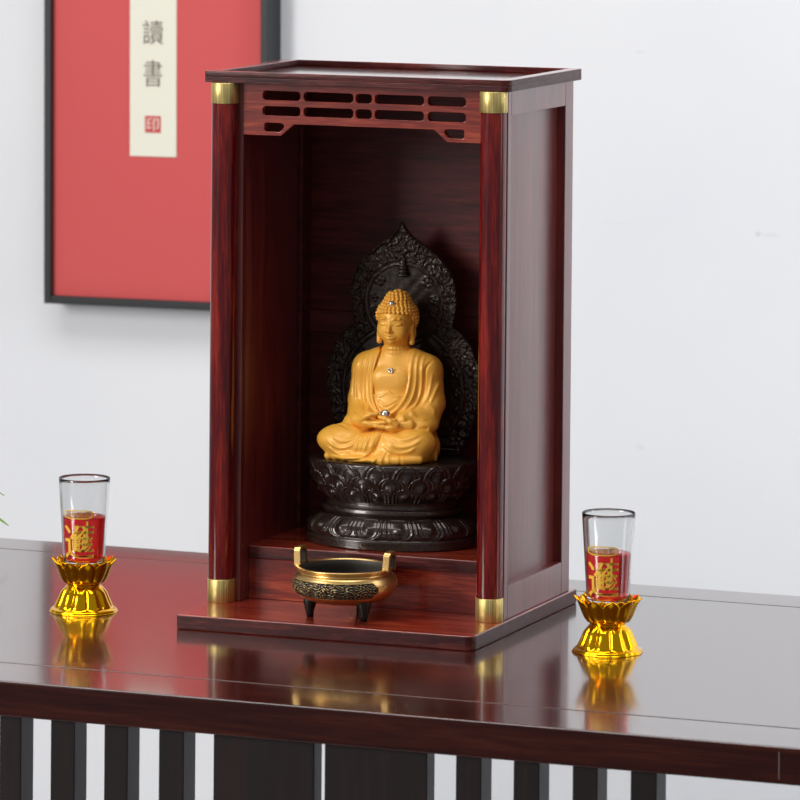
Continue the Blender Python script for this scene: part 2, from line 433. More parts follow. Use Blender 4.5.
# lattice valance with rounded slots
def rr(x0, x1, z0, z1, r, ch=None):
    r = min(r, (z1-z0)/2-1e-5); P = []
    for cx, cz, a0 in ((x1-r, z1-r, 0), (x0+r, z1-r, 90), (x0+r, z0+r, 180), (x1-r, z0+r, 270)):
        for i in range(6): a = rad(a0+18*i); P.append((cx+r*math.cos(a), cz+r*math.sin(a)))
    return P
hol = []
for x0, x1 in [(-99, -62.2), (-58.6, -10.3), (-7.8, 7.8), (10.8, 58.2), (62.2, 98.6)]:
    hol.append(rr(x0/1000, x1/1000, .4745, .4827, .0032)); hol.append(rr(x0/1000, x1/1000, .4603, .4687, .0032))
def slot3(s):
    P = [(95.5, 445.5), (96.6, 446), (97.2, 447.2), (97.2, 451.8), (96.6, 453), (95.5, 453.5), (81, 453.5), (79, 452.7), (78, 451.2), (78.4, 449.4), (81.2, 446.4), (83, 445.5)]
    P = [(x/1000*s, z/1000) for x, z in P]; return P
hol += [slot3(1), slot3(-1)]
ou = [(-.1183, H0), (-.1183, .4418), (-.081, .4418), (-.068, .4528), (.068, .4528), (.081, .4418), (.1137, .4418), (.1137, H0)]
val = plate('lattice_valance', ou, hol, -.004, .004, M['rose_x'], shr, bevel=.0006)
val.rotation_euler = (PI/2, 0, 0); val.location = (.0008, .0905, 0)

# ------------------------------------------------------------------ lotus pedestal with halo
STEP = .0625
PC = (-.0048, .1790)
ped = thing('lotus_pedestal', 'dark bronze lotus pedestal with pointed halo standing on the shrine step', 'statue base', inshrine(PC[0], PC[1], STEP), TH)
SYR = .74
pp = [(40, 0), (80, 0), (82, 1), (82, 8), (81, 9.5), (79.5, 10), (81, 13), (80, 17), (77, 21), (72, 25), (67.5, 27.5), (64, 28), (66, 29.5), (67.5, 32), (66.5, 35), (63, 36.5), (61.5, 39),
      (62, 41.5), (65, 45), (69, 49.5), (73, 55), (76, 61.5), (78.5, 68), (80, 73.5), (79.5, 77), (77, 78.5), (70, 78.5), (40, 78.5), (.5, 78.5)]
P_ = np.array(pp, float)
dd = np.r_[0, np.cumsum(np.hypot(*np.diff(P_, axis=0).T))]; tt = np.linspace(0, dd[-1], 420)
prof = np.stack([np.interp(tt, dd, P_[:, 0]), np.interp(tt, dd, P_[:, 1])], 1)
def petal_field(u, v, inv=False):
    """u -1..1 across, v 0..1 from root to tip -> (inside mask, height)"""
    w = np.where(v < .55, 1.0, np.sqrt(np.clip(1-((v-.55)/.45)**2, 0, 1)))
    e = w-np.abs(u)                                  # distance-like to the border
    ins = (e > 0) & (v > 0) & (v < 1)
    rim = np.exp(-((e-.10)/.09)**2); rim2 = np.exp(-((e-.38)/.08)**2)*.6
    bulb = np.exp(-(u/.34)**2-((v-.42)/.22)**2)
    return ins, np.where(ins, .9+1.5*rim+1.1*rim2+2.8*bulb, 0)
def ped_disp(T, Vv, R, Z):
    add = np.zeros_like(R)
    A = np.arctan2(np.sin(T)*SYR, np.cos(T))         # spacing on the ellipse
    # arc-length like parameter
    tt = np.linspace(0, 2*PI, 2000); ds = np.hypot(np.sin(tt), SYR*np.cos(tt)); cs = np.r_[0, np.cumsum((ds[1:]+ds[:-1])/2)]; cs = cs/cs[-1]
    S = np.interp(T, tt, cs)
    def row(n, z0, z1, off, amp, flip=False):
        c = (S*n+off) % 1; u = (c-.5)*2*1.06
        v = (Z-z0)/(z1-z0)
        if flip: v = 1-v
        ins, h = petal_field(u, v)
        return ins, h*amp
    for n, z0, z1, off, amp in [(15, 50, 78.2, .0, 1.2), (15, 45.5, 67, .5, 1.5), (15, 42.5, 56, .0, 1.5)]:
        ins, h = row(n, z0, z1, off, amp); add = np.where(ins & (Z > 42), h+(.0 if n == 0 else 0), add)
    ins, h = row(15, 9.8, 27.5, .25, 1.15, True); add = np.where(ins & (Z > 10) & (Z < 27.4), h, add)
    add = add*(R > 50)
    return R+add-1.5*(add > 0), Z
lathe('pedestal_body', prof, M['bronze'], ped, n=900, disp=ped_disp, sy=SYR)

# halo: pointed three-lobed back plate with rings, flames and small bosses
HO = [(0, 212), (4, 205), (9, 199), (22, 190.5), (37, 179), (46.5, 167), (51.5, 153), (52.5, 139), (50, 124), (48, 116), (58, 109), (68, 97), (74, 81), (76, 60), (72, 36), (64, 13), (55, -2)]
def halo():
    c = np.array([0., 70.])
    pts = np.array(HO, float)
    dens = []
    for a, b in zip(pts[:-1], pts[1:]):
        for t in np.linspace(0, 1, 22, endpoint=False): dens.append(a+(b-a)*t)
    dens.append(pts[-1]); right = np.array(dens)
    left = right[::-1][:-1]*[-1, 1]; outl = np.vstack([right, left])          # tip -> right -> bottom -> left
    n = len(outl); m = 170
    t = np.linspace(.0, 1, m)**.8
    G = c+(outl-c)[:, None, :]*t[None, :, None]
    X, Z = G[..., 0], G[..., 1]
    e = np.broadcast_to(t, X.shape)
    d1 = np.hypot(X, Z-137); d2 = np.hypot(X, Z-56)
    up = (d1 < 39.5)
    in2 = (d2 < 62) & ~up
    h = np.zeros_like(X)
    fx = X+3*np.sin(Z/7); fz = Z+4*np.sin(np.abs(X)/6)
    ax = np.abs(fx)
    fl = np.sin(ax/1.25+np.sin(fz/2.2)*1.6)*np.sin(fz/1.5+np.sin(ax/1.9)*1.5)
    fl += .6*np.sin(np.abs(X)/2.6+Z/3.1)*np.sin(Z/2.3-np.abs(X)/3.2)
    h += 1.3*fl
    inner = up | in2
    h = np.where(inner, .25*np.sin(X/2.2)*np.sin(Z/2.4)-1.0, h)
    for d, R in ((d1, 39.5), (d1, 35.5), (d1, 37.8)): h += (1.6 if R != 37.8 else .6)*np.exp(-((d-R)/.8)**2)
    for R in (62, 57.5): h += np.where(d1 > 41, 1.5*np.exp(-((d2-R)/.9)**2), 0)
    boss = [(24, 157, 4.2), (30, 140, 3.2), (30, 128, 3.2), (-24, 157, 4.2), (-30, 140, 3.2), (-30, 128, 3.2), (-52, 74, 4), (52, 74, 4), (55, 55, 3.4), (-55, 55, 3.4), (55, 38, 3.4), (-55, 38, 3.4), (44, 92, 3.6), (-44, 92, 3.6)]
    for bx, bz, r in boss:
        d = np.hypot(X-bx, Z-bz); a = np.arctan2(Z-bz, X-bx)
        h += np.where(d < r*1.5, 2.0*np.exp(-(d/(r*.4))**2)+1.6*np.exp(-((d-r)/(r*.3))**2)*(.6+.4*np.cos(5*a)), 0)
    h += 2.2*np.exp(-((1-e)/.012)**2)
    lean = -8*np.clip((Z-120)/92, 0, 1)**2                                    # tip bends forward
    Yf = -3.0-h+lean; Yb = 3.0+lean
    V = np.concatenate([np.stack([X, Yf, Z], -1).reshape(-1, 3), np.stack([X, np.broadcast_to(Yb, X.shape), Z], -1).reshape(-1, 3)])
    F = []
    i = np.arange(n)[:, None]; j = np.arange(m-1)[None, :]
    a = i*m+j; b = ((i+1) % n)*m+j
    Q = np.stack([a, a+1, b+1, b], -1).reshape(-1, 4)
    Q2 = (Q+n*m)[:, ::-1]
    i = np.arange(n); S_ = np.stack([i*m+m-1, i*m+m-1+n*m, ((i+1) % n)*m+m-1+n*m, ((i+1) % n)*m+m-1], -1)
    return new_mesh('halo', V*.001, np.concatenate([Q, Q2, S_]))
hal = link('halo', halo(), M['halo'], ped, loc=(-.0025, .0375, .0815))
# tiny seated figure at the crown of the upper ring
cr = Sculpt((-8, -10, 0), (8, 6, 26), .45)
cr.ell((0, 0, 2), (6.5, 4, 2)); cr.ell((0, 0, 5.5), (5.4, 3.6, 1.8), 1); cr.ell((0, -.5, 9), (5, 3.4, 2.4), 1); cr.ell((0, 0, 13), (3.2, 2.6, 4.2), 1.2); cr.ell((0, -.4, 19), (2.1, 2.1, 2.6), .6); cr.ell((0, 0, 21.8), (1.1, 1.1, 1.2), .4)
link('crown_figure', cr.mesh('crown_figure'), M['halo'], hal, loc=(0, -.0065, .1605))

# ------------------------------------------------------------------ buddha statue
SEAT = STEP+.0785
bud = thing('buddha_statue', 'matte gold seated buddha statue meditating on the dark lotus pedestal', 'statue', inshrine(PC[0]+.0018, PC[1], SEAT-.0003), TH)
torso_l = [[(-15.1, 99.3), (-18.1, 80.5), (-16.1, 60.1), (-9.1, 46.5), (-0.2, 40.5)], [(-20.0, 97.2), (-23.0, 78.4), (-21.0, 57.0), (-13.1, 43.5)], [(-25.0, 95.1), (-28.0, 75.3), (-26.0, 53.9), (-19.0, 41.3)], [(21.5, 101.4), (21.5, 78.1), (18.6, 59.2), (10.7, 46.7), (2.7, 41.6)], [(26.5, 100.7), (26.5, 75.5), (23.5, 56.7), (15.6, 44.1)], [(31.4, 99.1), (31.4, 74.0), (28.5, 55.1), (21.5, 44.5)]]
side_l = [[(-32.6, 89.8), (-35.6, 71.0), (-33.6, 52.4)], [(-37.6, 83.9), (-39.6, 67.0), (-39.6, 54.9)], [(40.6, 80.8), (37.7, 62.0), (31.7, 49.5)], [(46.6, 73.7), (39.6, 52.8)]]
cut_l = [[(44.4, 96.3), (35.5, 87.4), (33.5, 73.3), (32.5, 59.2)]]
inner_l = [[(-9.8, 55.9), (0.1, 50.9), (12.0, 57.2)], [(-8.8, 52.3), (1.1, 47.2), (11.0, 53.4)]]
sleeve_l = [[(-37.3, 47.4), (-27.4, 43.3), (-21.5, 34.3)], [(-30.4, 52.5), (-21.5, 45.5), (-13.5, 37.6), (-6.6, 35.1)], [(-19.5, 51.2), (-11.6, 44.2), (-3.6, 39.0)], [(20.1, 43.2), (25.1, 37.8), (32.0, 36.4)], [(25.1, 48.1), (32.0, 41.0), (39.9, 39.6)], [(34.0, 54.2), (42.9, 50.0), (44.9, 43.6)]]
legs_l = [[(-48.1, 18.3), (-37.2, 12.4), (-25.3, 14.9), (-17.4, 23.7)], [(-45.1, 24.0), (-34.2, 19.1), (-23.3, 21.5), (-16.4, 28.5)], [(-48.1, 12.7), (-37.2, 7.7), (-24.3, 9.4)], [(-16.4, 25.7), (-19.3, 10.6)], [(-11.4, 26.9), (-14.4, 11.8)], [(-6.5, 27.1), (-10.4, 11.1)], [(0.5, 29.4), (-3.5, 14.2)], [(9.4, 16.8), (20.3, 10.9), (32.1, 12.5), (39.1, 17.6)], [(12.3, 20.7), (22.2, 16.6), (34.1, 18.2), (42.0, 23.3)], [(15.3, 25.6), (27.2, 23.4), (40.1, 27.9)], [(8.4, 12.1), (-0.5, 1.4)], [(10.4, 12.2), (8.4, 1.8)], [(13.3, 10.5), (16.3, 1.4)]]
legcut_l = [[(4.6, 29.3), (2.7, 18.9), (-3.3, 9.3), (-12.2, 4.1), (-28.0, 2.3)], [(6.6, 28.5), (16.5, 32.3), (31.4, 32.7), (41.3, 31.4)]]

def torso(s, g=0.):
    """trunk under the robe, grown by g millimetres"""
    s.ell((1, 3, 70), (32+g, 18.5+g, 31+g)); s.ell((1, 0, 44), (30+g, 21+g, 28+g), 8)
    s.ell((-19, 4, 86), (21+g, 13+g, 11+g), 6, (0, -22, 0)); s.ell((22, 4, 86), (21+g, 13+g, 11+g), 6, (0, 22, 0))
def in_open(s, grow=0.):
    """open front of the robe seen from ahead: 1 inside"""
    X, Z = s.X, s.Z
    zz = np.array([38, 41, 46, 52, 60, 72, 80, 90, 99, 106.]); xl = np.array([1, -2, -7, -11, -14, -15.2, -15, -13, -11.5, -11]); xr = np.array([1, 4, 10, 14, 17, 18.6, 18.8, 17.5, 15.5, 15])
    L = np.interp(Z, zz, xl)-grow; R = np.interp(Z, zz, xr)+grow
    return np.minimum(np.minimum(X-L, R-X), Z-40)      # signed, >0 inside

# body: head, neck, chest, hands -----------------------------------------
B = Sculpt((-34, -50, 26), (36, 32, 158), .5)
torso(B, 0)
hx = 1.0
B.cap((hx, 5, 92), (hx, 3, 108), 12.5, 11.5, 6)
for z in (97.5, 101.5): 
    for i in range(24):
        a0, a1 = 2*PI*i/24, 2*PI*(i+1)/24
        B.cap((hx+12.1*math.cos(a0), 4+12.1*math.sin(a0), z), (hx+12.1*math.cos(a1), 4+12.1*math.sin(a1), z), .8, .8, 1.5)
def head(B, hx):
    B.ell((hx, 3, 128), (16.8, 18.5, 18.5), 3)
    B.ell((hx, -1.5, 119.5), (14.2, 14.5, 14), 5)
    B.ell((hx, -8.5, 110.5), (6.0, 5.4, 4.6), 4)
    for s in (-1, 1):
        B.ell((hx+s*7.5, -9, 117.5), (6.0, 5.2, 6.5), 4)
        B.ell((hx+s*6.6, -12.2, 124.8), (4.6, 3.0, 2.5), .5)                    # eyelids
        B.chain([(hx+s*2.9, -15.6, 123.8), (hx+s*6, -15.7, 122.7), (hx+s*10.3, -12.9, 123.5)], .5, .3, 's')
        B.chain([(hx+s*1.6, -15.0, 128.4), (hx+s*5, -15.4, 130.3), (hx+s*9, -13.8, 129.9), (hx+s*12.5, -10.5, 127.6)], .75, 1.6)
        B.ell((hx+s*2.4, -15.4, 118.0), (1.7, 1.9, 1.5), 1.0)
        # ears with long lobes
        B.ell((hx+s*16.6, 2.5, 118), (2.2, 4.6, 7), 1.5); B.cap((hx+s*16.8, 1.5, 114), (hx+s*16.0, .5, 107.5), 2.2, 2.7, 1.5)
        B.ell((hx+s*18.9, 1.2, 118), (1.1, 2.2, 4.4), .6, op='s')
    B.chain([(hx, -14.6, 128.5), (hx, -16.3, 123), (hx, -18.2, 118.6)], [1.1, 1.4, 2.1], 1.5)
    # mouth
    B.ell((hx, -14.2, 113.8), (5.5, 2.4, 3.0), 2)
    B.chain([(hx-4.4, -15.0, 114.7), (hx-1.6, -16.6, 114.9), (hx, -16.8, 114.5), (hx+1.6, -16.6, 114.9), (hx+4.4, -15.0, 114.7)], .75, .6)
    B.chain([(hx-3.0, -15.6, 112.4), (hx, -16.4, 112.0), (hx+3.0, -15.6, 112.4)], .95, .7)
    B.chain([(hx-5.0, -15.4, 113.8), (hx, -17.8, 113.5), (hx+5.0, -15.4, 113.8)], .45, .4, 's')
    B.ell((hx, -12.9, 108.8), (3.4, 2.0, 2.2), 2)
head(B, hx)
# chest modelling
for s in (-1, 1):
    B.ell((1.5+s*8, -13, 74), (10, 4, 8), 6)
# hands resting in the lap, palms up, thumbs touching
def hand(B, s, z, y0):
    """s=-1 hand whose wrist is on the left of the picture"""
    w = np.array((s*26., y0+6, z+1.)); p = np.array((s*13., y0, z))
    B.cap(w, p, 6.2, 6.0, 3)
    B.ell((s*11., y0-1, z), (9.5, 7.5, 3.6), 3)
    for f, (dy, ln, r) in enumerate([(-6.2, 17, 1.85), (-2.6, 20, 1.95), (1.0, 19, 1.9), (4.2, 15, 1.65)]):
        a = np.array((s*5.5, y0+dy, z+.3)); b = a+[-s*ln*.42, -.6, .6]; c = b+[-s*ln*.33, .2, .9]; d = c+[-s*ln*.25, .6, 1.6]
        B.chain([a, b, c, d], [r+.3, r+.1, r, r-.25], .6)
    B.chain([(s*17, y0-5, z+2.5), (s*12.5, y0-7.5, z+5.6), (s*7, y0-7.6, z+8.2), (s*1.2, y0-6.2, z+9.0)], [3.2, 2.6, 2.2, 1.8], .8)
hand(B, 1, 33.0, -33); hand(B, -1, 36.0, -33)
link('body', B.mesh('body'), M['statue'], bud)
del B
# hair ----------------------------------------------------------------------
Hh = Sculpt((-24, -22, 112), (26, 28, 160), .42)
Hh.ell((hx, 4.5, 130), (18.6, 18.8, 17.6)); Hh.ell((hx, 5, 142.0), (12.0, 11.8, 12.2), 2.5)
# clear the face: keep only hair above the hairline and behind the ears
X, Y, Z = Hh.X-hx, Hh.Y, Hh.Z
line = 135.4-.006*X**2-np.clip((Y+3)*1.7, 0, 40)
Hh.F = np.maximum(Hh.F, (line-Z)*.8).astype(np.float32)
F0 = Hh.F.copy()
def hair_surf(t, z, cy=4.8):
    c, q = math.cos(t), math.sin(t); kz = int(round((z-Hh.lo[2])/Hh.res))
    r = np.arange(1, 24, .2); ix = np.round((hx+r*c-Hh.lo[0])/Hh.res).astype(int); iy = np.round((cy+r*q-Hh.lo[1])/Hh.res).astype(int)
    ok = (ix >= 0) & (iy >= 0) & (ix < Hh.n[0]) & (iy < Hh.n[1])
    v = F0[ix[ok], iy[ok], kz]; w_ = np.where(v < 0)[0]
    return r[ok][w_[-1]] if len(w_) else 0
curls = []; z = 117.; row = 0
while z < 154:
    r0 = hair_surf(PI/2, z) or 1; n = max(3, int(2*PI*r0/3.6))
    for i in range(n):
        t = 2*PI*(i+.5*(row % 2))/n; r1 = hair_surf(t, z)
        if r1 <= 0: continue
        r1 += .35; x, y = r1*math.cos(t), 4.8+r1*math.sin(t)
        if z < 135.4-.006*x*x-max(0, min(40, (y+3)*1.7))+1.2: continue
        curls.append((hx+x, y, z))
    slope = abs((hair_surf(PI/2, min(z+2, 153.5))-r0))/2
    z += 3.1/math.sqrt(1+slope**2); row += 1
curls.append((hx, 4.8, 154.2))
for c in curls: Hh.ell(c, (1.85, 1.85, 1.75), .12)
for i in range(13):                                                    # neat hairline row above the brow
    t = rad(-90+(i-6)*12.5); x, y = 18.0*math.cos(t), 4.5+18.6*math.sin(t)
    z = 135.9-.006*x*x-max(0, (y+3)*1.7)
    Hh.ell((hx+x, y, z), (1.6, 1.7, 1.7), .3)
hair = link('hair', Hh.mesh('hair'), M['statue'], bud)
del Hh
# robe ------------------------------------------------------------------------
R = Sculpt((-72, -58, -1.2), (62, 36, 106), .62)
torso(R, 2.6)
op = in_open(R, 0)                                                      # cut the open front out of the trunk layer
cutm = np.maximum(np.maximum(-op, R.Y-0.), 39-R.Z)                       # sdf of cutter (negative inside)
R.F = np.maximum(R.F, -cutm).astype(np.float32)
# neck hole
R.cap((hx, 4, 92), (hx, 4, 115), 15.5, 15.5, 2, 's')
# inner garment across the belly
I = Sculpt((-72, -58, -1.2), (62, 36, 106), .62)
torso(I, 1.0)
crest = np.interp(I.X, [-15, -10, -5.5, 1, 7, 12, 18], [60, 59, 60.5, 64.5, 61, 60, 62])
I.F = np.maximum(I.F, I.Z-crest).astype(np.float32)
I.folds([[(-13, 58.5), (-6, 58.8), (1, 62.6), (8, 59.4), (15, 60)]], .8, 1.0, 0)
I.folds(inner_l, .8, 1.2, 0)
R.F = np.minimum(R.F, I.F); del I
# arms in sleeves
for s in (-1, 1):
    ox = 1.5
    R.cap((ox+s*31, 5, 83), (ox+s*34.5, 3, 52), 12.5, 12.5, 5)
    R.cap((ox+s*34.5, 3, 52), (ox+s*33, -2, 42), 12.5, 12.0, 3)
    R.cap((ox+s*33, -4, 42), (ox+s*17, -26, 37.5), 11.5, 7.8, 3)
    R.ell((ox+s*32, -12, 34), (14, 15, 9), 4, (0, s*8, s*-25))
# crossed legs
R.ell((-33, -23, 16.5), (32, 21, 16.5), 4, (0, 3, 14)); R.ell((25, -23, 16.5), (26, 21, 16.5), 4, (0, -3, -14))
R.cap((-42, -31, 13), (-8, -36, 13), 12.5, 12.5, 4); R.cap((34, -30, 13), (14, -37, 13), 12.5, 11.5, 4)
R.ell((0, 4, 18), (41, 27, 24), 6)
R.ell((-6, -22, 4), (50, 32, 6), 4); R.ell((35, -8, 12), (12, 20, 16), 3)
R.ell((3, -34, 16), (24, 13, 13.5), 3)
R.ell((4, -40, 7), (17, 9, 9), 3)
R.chain([(-50, -22, 32.5), (-30, -38, 31.0), (4, -46, 29.5), (26, -38, 31.5), (42, -24, 32)], 1.2, 2, 's')
# feet / hem bumps along the bottom front
R.chain([(-4, -47.5, 4.5), (8, -49.5, 3.8), (23, -48, 4.5)], [3.2, 4.2, 3.6], 1.2)
R.cap((27, -46, 4.2), (40, -38, 5), 3.8, 3.8, 1.5)
for x in (-50, -42, -33, -24, -15, -8): R.ell((x, -45+abs(x+20)*.28, 3.5), (4.2, 3.6, 3.6), 1.5)
R.folds(torso_l, .95, 1.25, 0); R.folds(side_l, .8, 1.3, 2); R.folds(cut_l, -1.6, .9, -2)
R.folds(sleeve_l, 1.0, 1.5, -8); R.folds(legs_l, 1.1, 1.7, -26); R.folds(legcut_l, -1.9, 1.1, -28)
R.chain([(34, -24, 31.5), (43, -20, 26), (48, -17, 15), (47, -15, 3)], 1.7, .8)
R.clipz(-.6)
# carve room for the open chest rim roll
robe = link('robe', R.mesh('robe'), M['statue'], bud)
del R
# small bright stones
def gem(name, loc, r, parent, m=M['silver'], sq=1):
    bm = bmesh.new(); bmesh.ops.create_uvsphere(bm, u_segments=24, v_segments=16, radius=r)
    for v in bm.verts: v.co.z *= sq
    me = bpy.data.meshes.new(name); bm.to_mesh(me); bm.free()
    me.polygons.foreach_set('use_smooth', np.ones(len(me.polygons), dtype=bool))
    return link(name, me, m, parent, loc=loc)
gem('topknot_jewel', (.0008, -.0090, .1435), .0036, bud, sq=.75)
gem('lap_pearl', (.0045, -.0330, .0440), .0050, bud)
for q in range(4):
    gem('chest_stone', (.0030+(.0013 if q % 2 else -.0013), -.0168, .0825+(.0013 if q//2 else -.0013)), .0014, bud)

# ------------------------------------------------------------------ incense burner
bn = thing('incense_burner', 'round brass incense burner with two ear handles on the shrine base', 'incense burner', inshrine(.0006, .0505, BT), TH)
bp_ = smooth_prof([(12, 14), (26, 14.5), (38, 18), (45.5, 25), (47, 32), (45, 38.5), (42.2, 41.2), (42.6, 43.2), (44.4, 44.3), (44.6, 45.8), (43.2, 46.4)], 60)
bi_ = smooth_prof([(43.2, 46.4), (41.4, 46), (40.2, 43.5), (40.2, 40), (43, 36), (44, 31), (41, 26)], 24)
lathe('bowl', np.vstack([bp_, bi_[1:]]), M['burner'], bn, n=128, loc=(0, 0, 0))
lathe('bowl_lining', np.array([(40.0, 45.2), (39.7, 43.5), (39.7, 40), (42.4, 36), (43.2, 31), (40.3, 26), (38, 24), (.3, 24)]), M['lining'], bn, n=96)
# relief band on the front between two cusped ends
def band(yaw):
    nA, nZ = 320, 60
    pa = np.linspace(-1, 1, nA); pz = np.linspace(-1, 1, nZ)
    A, Zz = np.meshgrid(pa, pz, indexing='ij')
    half = np.where(np.abs(A) > .88, 1-(np.abs(A)-.88)/.12*.75, 1.0)
    z = 29.6+Zz*7.4*half
    rr0 = np.interp(z, bp_[:, 1], bp_[:, 0]) if False else np.interp(z, bp_[6:, 1], bp_[6:, 0])
    ang = -PI/2+A*rad(61)+yaw
    s = A*48; fl = np.sin(s*.85+2.3*np.sin(z*.8+s*.33)+1.2*np.sin(s*.21))*np.sin(z*1.5+1.9*np.sin(s*.52+.6*np.sin(s*.17)))
    h = .55+.55*fl
    rim = np.exp(-((1-np.abs(Zz))/.10)**2)+np.exp(-((1-np.abs(A))/.012)**2)
    h = h*(1-np.clip(rim, 0, 1))+.9*np.clip(rim, 0, 1)
    for cx, r in ((-15, 3.4), (-1, 1.8), (9, 2.2), (20, 2.2), (-34, 2.6)):
        d = np.hypot(s-cx, z-30); h += 2.0*np.exp(-(d/r)**2)
    r = rr0+h
    V = np.stack([r*np.cos(ang), r*np.sin(ang), z], -1)
    V2 = np.stack([(rr0-1.2)*np.cos(ang), (rr0-1.2)*np.sin(ang), z], -1)
    V = np.concatenate([V.reshape(-1, 3), V2.reshape(-1, 3)])
    F = []
    i = np.arange(nA-1)[:, None]; j = np.arange(nZ-1)[None, :]; a = i*nZ+j
    Q = np.stack([a, a+nZ, a+nZ+1, a+1], -1).reshape(-1, 4); o = nA*nZ
    rimi = [i*nZ for i in range(nA)]+[(nA-1)*nZ+j for j in range(1, nZ)]+[i*nZ+nZ-1 for i in range(nA-2, -1, -1)]+[j for j in range(nZ-2, 0, -1)]
    rimi = np.array(rimi); nx = np.roll(rimi, -1)
    S_ = np.stack([rimi, rimi+o, nx+o, nx], -1)
    return new_mesh('relief_band', V*.001, np.concatenate([Q, (Q+o)[:, ::-1], S_]))
def relief_mat():
    m, nt, b = mat('blackened_relief_gold_highs'); N = nt.nodes; L = nt.links
    g_ = N.new('ShaderNodeNewGeometry'); cr = N.new('ShaderNodeValToRGB')
    e = cr.color_ramp.elements; e[0].position = .506; e[0].color = rgb((40, 40, 44)); e[1].position = .56; e[1].color = rgb((214, 180, 110))
    L.new(g_.outputs['Pointiness'], cr.inputs['Fac']); L.new(cr.outputs['Color'], b.inputs['Base Color'])
    setp(b, Metallic=.7, Roughness=.4); return m
M['relief'] = relief_mat()
for yw in (0, PI): link('relief_band', band(yw), M['relief'], bn)
for a in (205, 325, 85):
    c, s = math.cos(rad(a)), math.sin(rad(a))
    tube('leg', [(30*c, 30*s, 19), (31.5*c, 31.5*s, 13), (31.5*c, 31.5*s, 5), (31*c, 31*s, 0)], [8.0, 6.0, 3.7, 3.0], M['burner_dark'], bn, n=20)
def ear(s):
    """upright arched loop at the rim"""
    cu = bpy.data.curves.new('handle', 'CURVE')
    def arch(w, z0, z1, r):
        P = [(-w, z0)]
        for i in range(9): a = rad(180-90*i/8); P.append((-w*.92+r+r*math.cos(a), z1-r+r*math.sin(a)))
        for i in range(9): a = rad(90-90*i/8); P.append((w*.92-r+r*math.cos(a), z1-r+r*math.sin(a)))
        P.append((w, z0)); return P
    o = arch(9.5, 0, 17, 4); i_ = arch(5.6, 0, 13.6, 3)
    V = []; F = []
    n = len(o)
    for x in (-3.2, 3.2):
        for (p, q) in o: V.append((x, p, q))
        for (p, q) in i_: V.append((x, p, q))
    for k in range(n-1):
        F += [(k, k+1, n+k+1, n+k), (2*n+k+1, 2*n+k, 3*n+k, 3*n+k+1), (k+1, k, 2*n+k, 2*n+k+1), (n+k, n+k+1, 3*n+k+1, 3*n+k)]
    F += [(0, n, 3*n, 2*n), (n-1, 3*n-1, 4*n-1, 2*n-1)]
    me = new_mesh('handle', np.array(V)*.001, F, smooth=False); me.materials.append(M['burner']); me.materials.append(M['burner_dark'])
    for p in me.polygons:
        if set(p.vertices) <= set(list(range(n, 2*n))+list(range(3*n, 4*n))): p.material_index = 1
    ob = link('handle', me, None, bn, loc=(s*.0425, 0, .0445), rot=(0, s*.06, 0))
    m = ob.modifiers.new('b', 'BEVEL'); m.width = .0007; m.segments = 3; m.limit_method = 'ANGLE'
for s in (-1, 1): ear(s)

# ------------------------------------------------------------------ gold lotus cup holders and red glasses
def petal(name, rf, zf, wf, th, parent, mt, nu=15, nv=18, tip=0, cup=2.0):
    """curved petal: v root->tip, u across"""
    V = []
    for i in range(nv):
        v = i/(nv-1)
        for j in range(nu):
            u = -1+2*j/(nu-1); w = wf(v)
            r = rf(v)-cup*abs(u)**2*(1-.5*v); a = u*w
            V.append((r*math.cos(a), r*math.sin(a), zf(v)-tip*abs(u)*v**3))
    n = len(V); t_ = 1.1
    V2 = []
    for (x, y, z) in V:
        r = math.hypot(x, y); V2.append((x*(r-t_)/r, y*(r-t_)/r, z+.3))
    V += V2; F = []
    for i in range(nv-1):
        for j in range(nu-1):
            a = i*nu+j; F += [(a, a+1, a+nu+1, a+nu), (n+a, n+a+nu, n+a+nu+1, n+a+1)]
    ring = [j for j in range(nu)]+[i*nu+nu-1 for i in range(1, nv)]+[(nv-1)*nu+j for j in range(nu-2, -1, -1)]+[i*nu for i in range(nv-2, 0, -1)]
    for a, b in zip(ring, ring[1:]+ring[:1]): F.append((a, n+a, n+b, b))
    return new_mesh(name, np.array(V)*.001, F)
def holder():
    h = thing('lotus_cup_holder', '', 'candle holder', (0, 0, 0), 0, 'gold lotus cup holders')
    pf = smooth_prof([(8, 0), (29.5, 0), (30.6, 1.2), (29.8, 3.0), (27.2, 4.2), (25.4, 7), (23.0, 12), (20.6, 17.5), (18.2, 21.5), (16.4, 23.6), (15.6, 25), (16.6, 26.4), (17.2, 28), (17.6, 31), (20.5, 37), (22.5, 42.5), (22, 44), (6, 44)], 110)
    pf = np.vstack([[(.2, 0)], pf, [(.2, 44)]])
    def d(T, v, R, Z):
        c = np.abs(np.sin(T*5)); k = np.clip((Z-3.5)/3, 0, 1)*np.clip((23-Z)/4, 0, 1)
        R = R+k*(3.0*c**.6-1.9); 
        k2 = np.clip((4-Z)/2, 0, 1)*(R > 24); R = R+k2*(.9*c-.5)
        return R, Z
    lathe('base', pf, M['gold'], h, n=240, disp=d)
    pm = petal('petal', lambda v: 16.6+10.6*v**.5+3.8*v**7, lambda v: 26+20.5*v+2.0*v**5, lambda v: .36*min(1, (1-v)**.6*2.1+0.02), 1, h, M['gold'])
    pm2 = petal('petal', lambda v: 16.0+10.2*v**.5+2.2*v**7, lambda v: 27+21*v, lambda v: .36*min(1, (1-v)**.6*2.1+.02), 1, h, M['gold'])
    for i in range(10):
        link('petal', pm, M['gold'], h, rot=(0, 0, 2*PI*i/10)); link('petal', pm2, M['gold'], h, rot=(0, 0, 2*PI*(i+.5)/10))
    return h
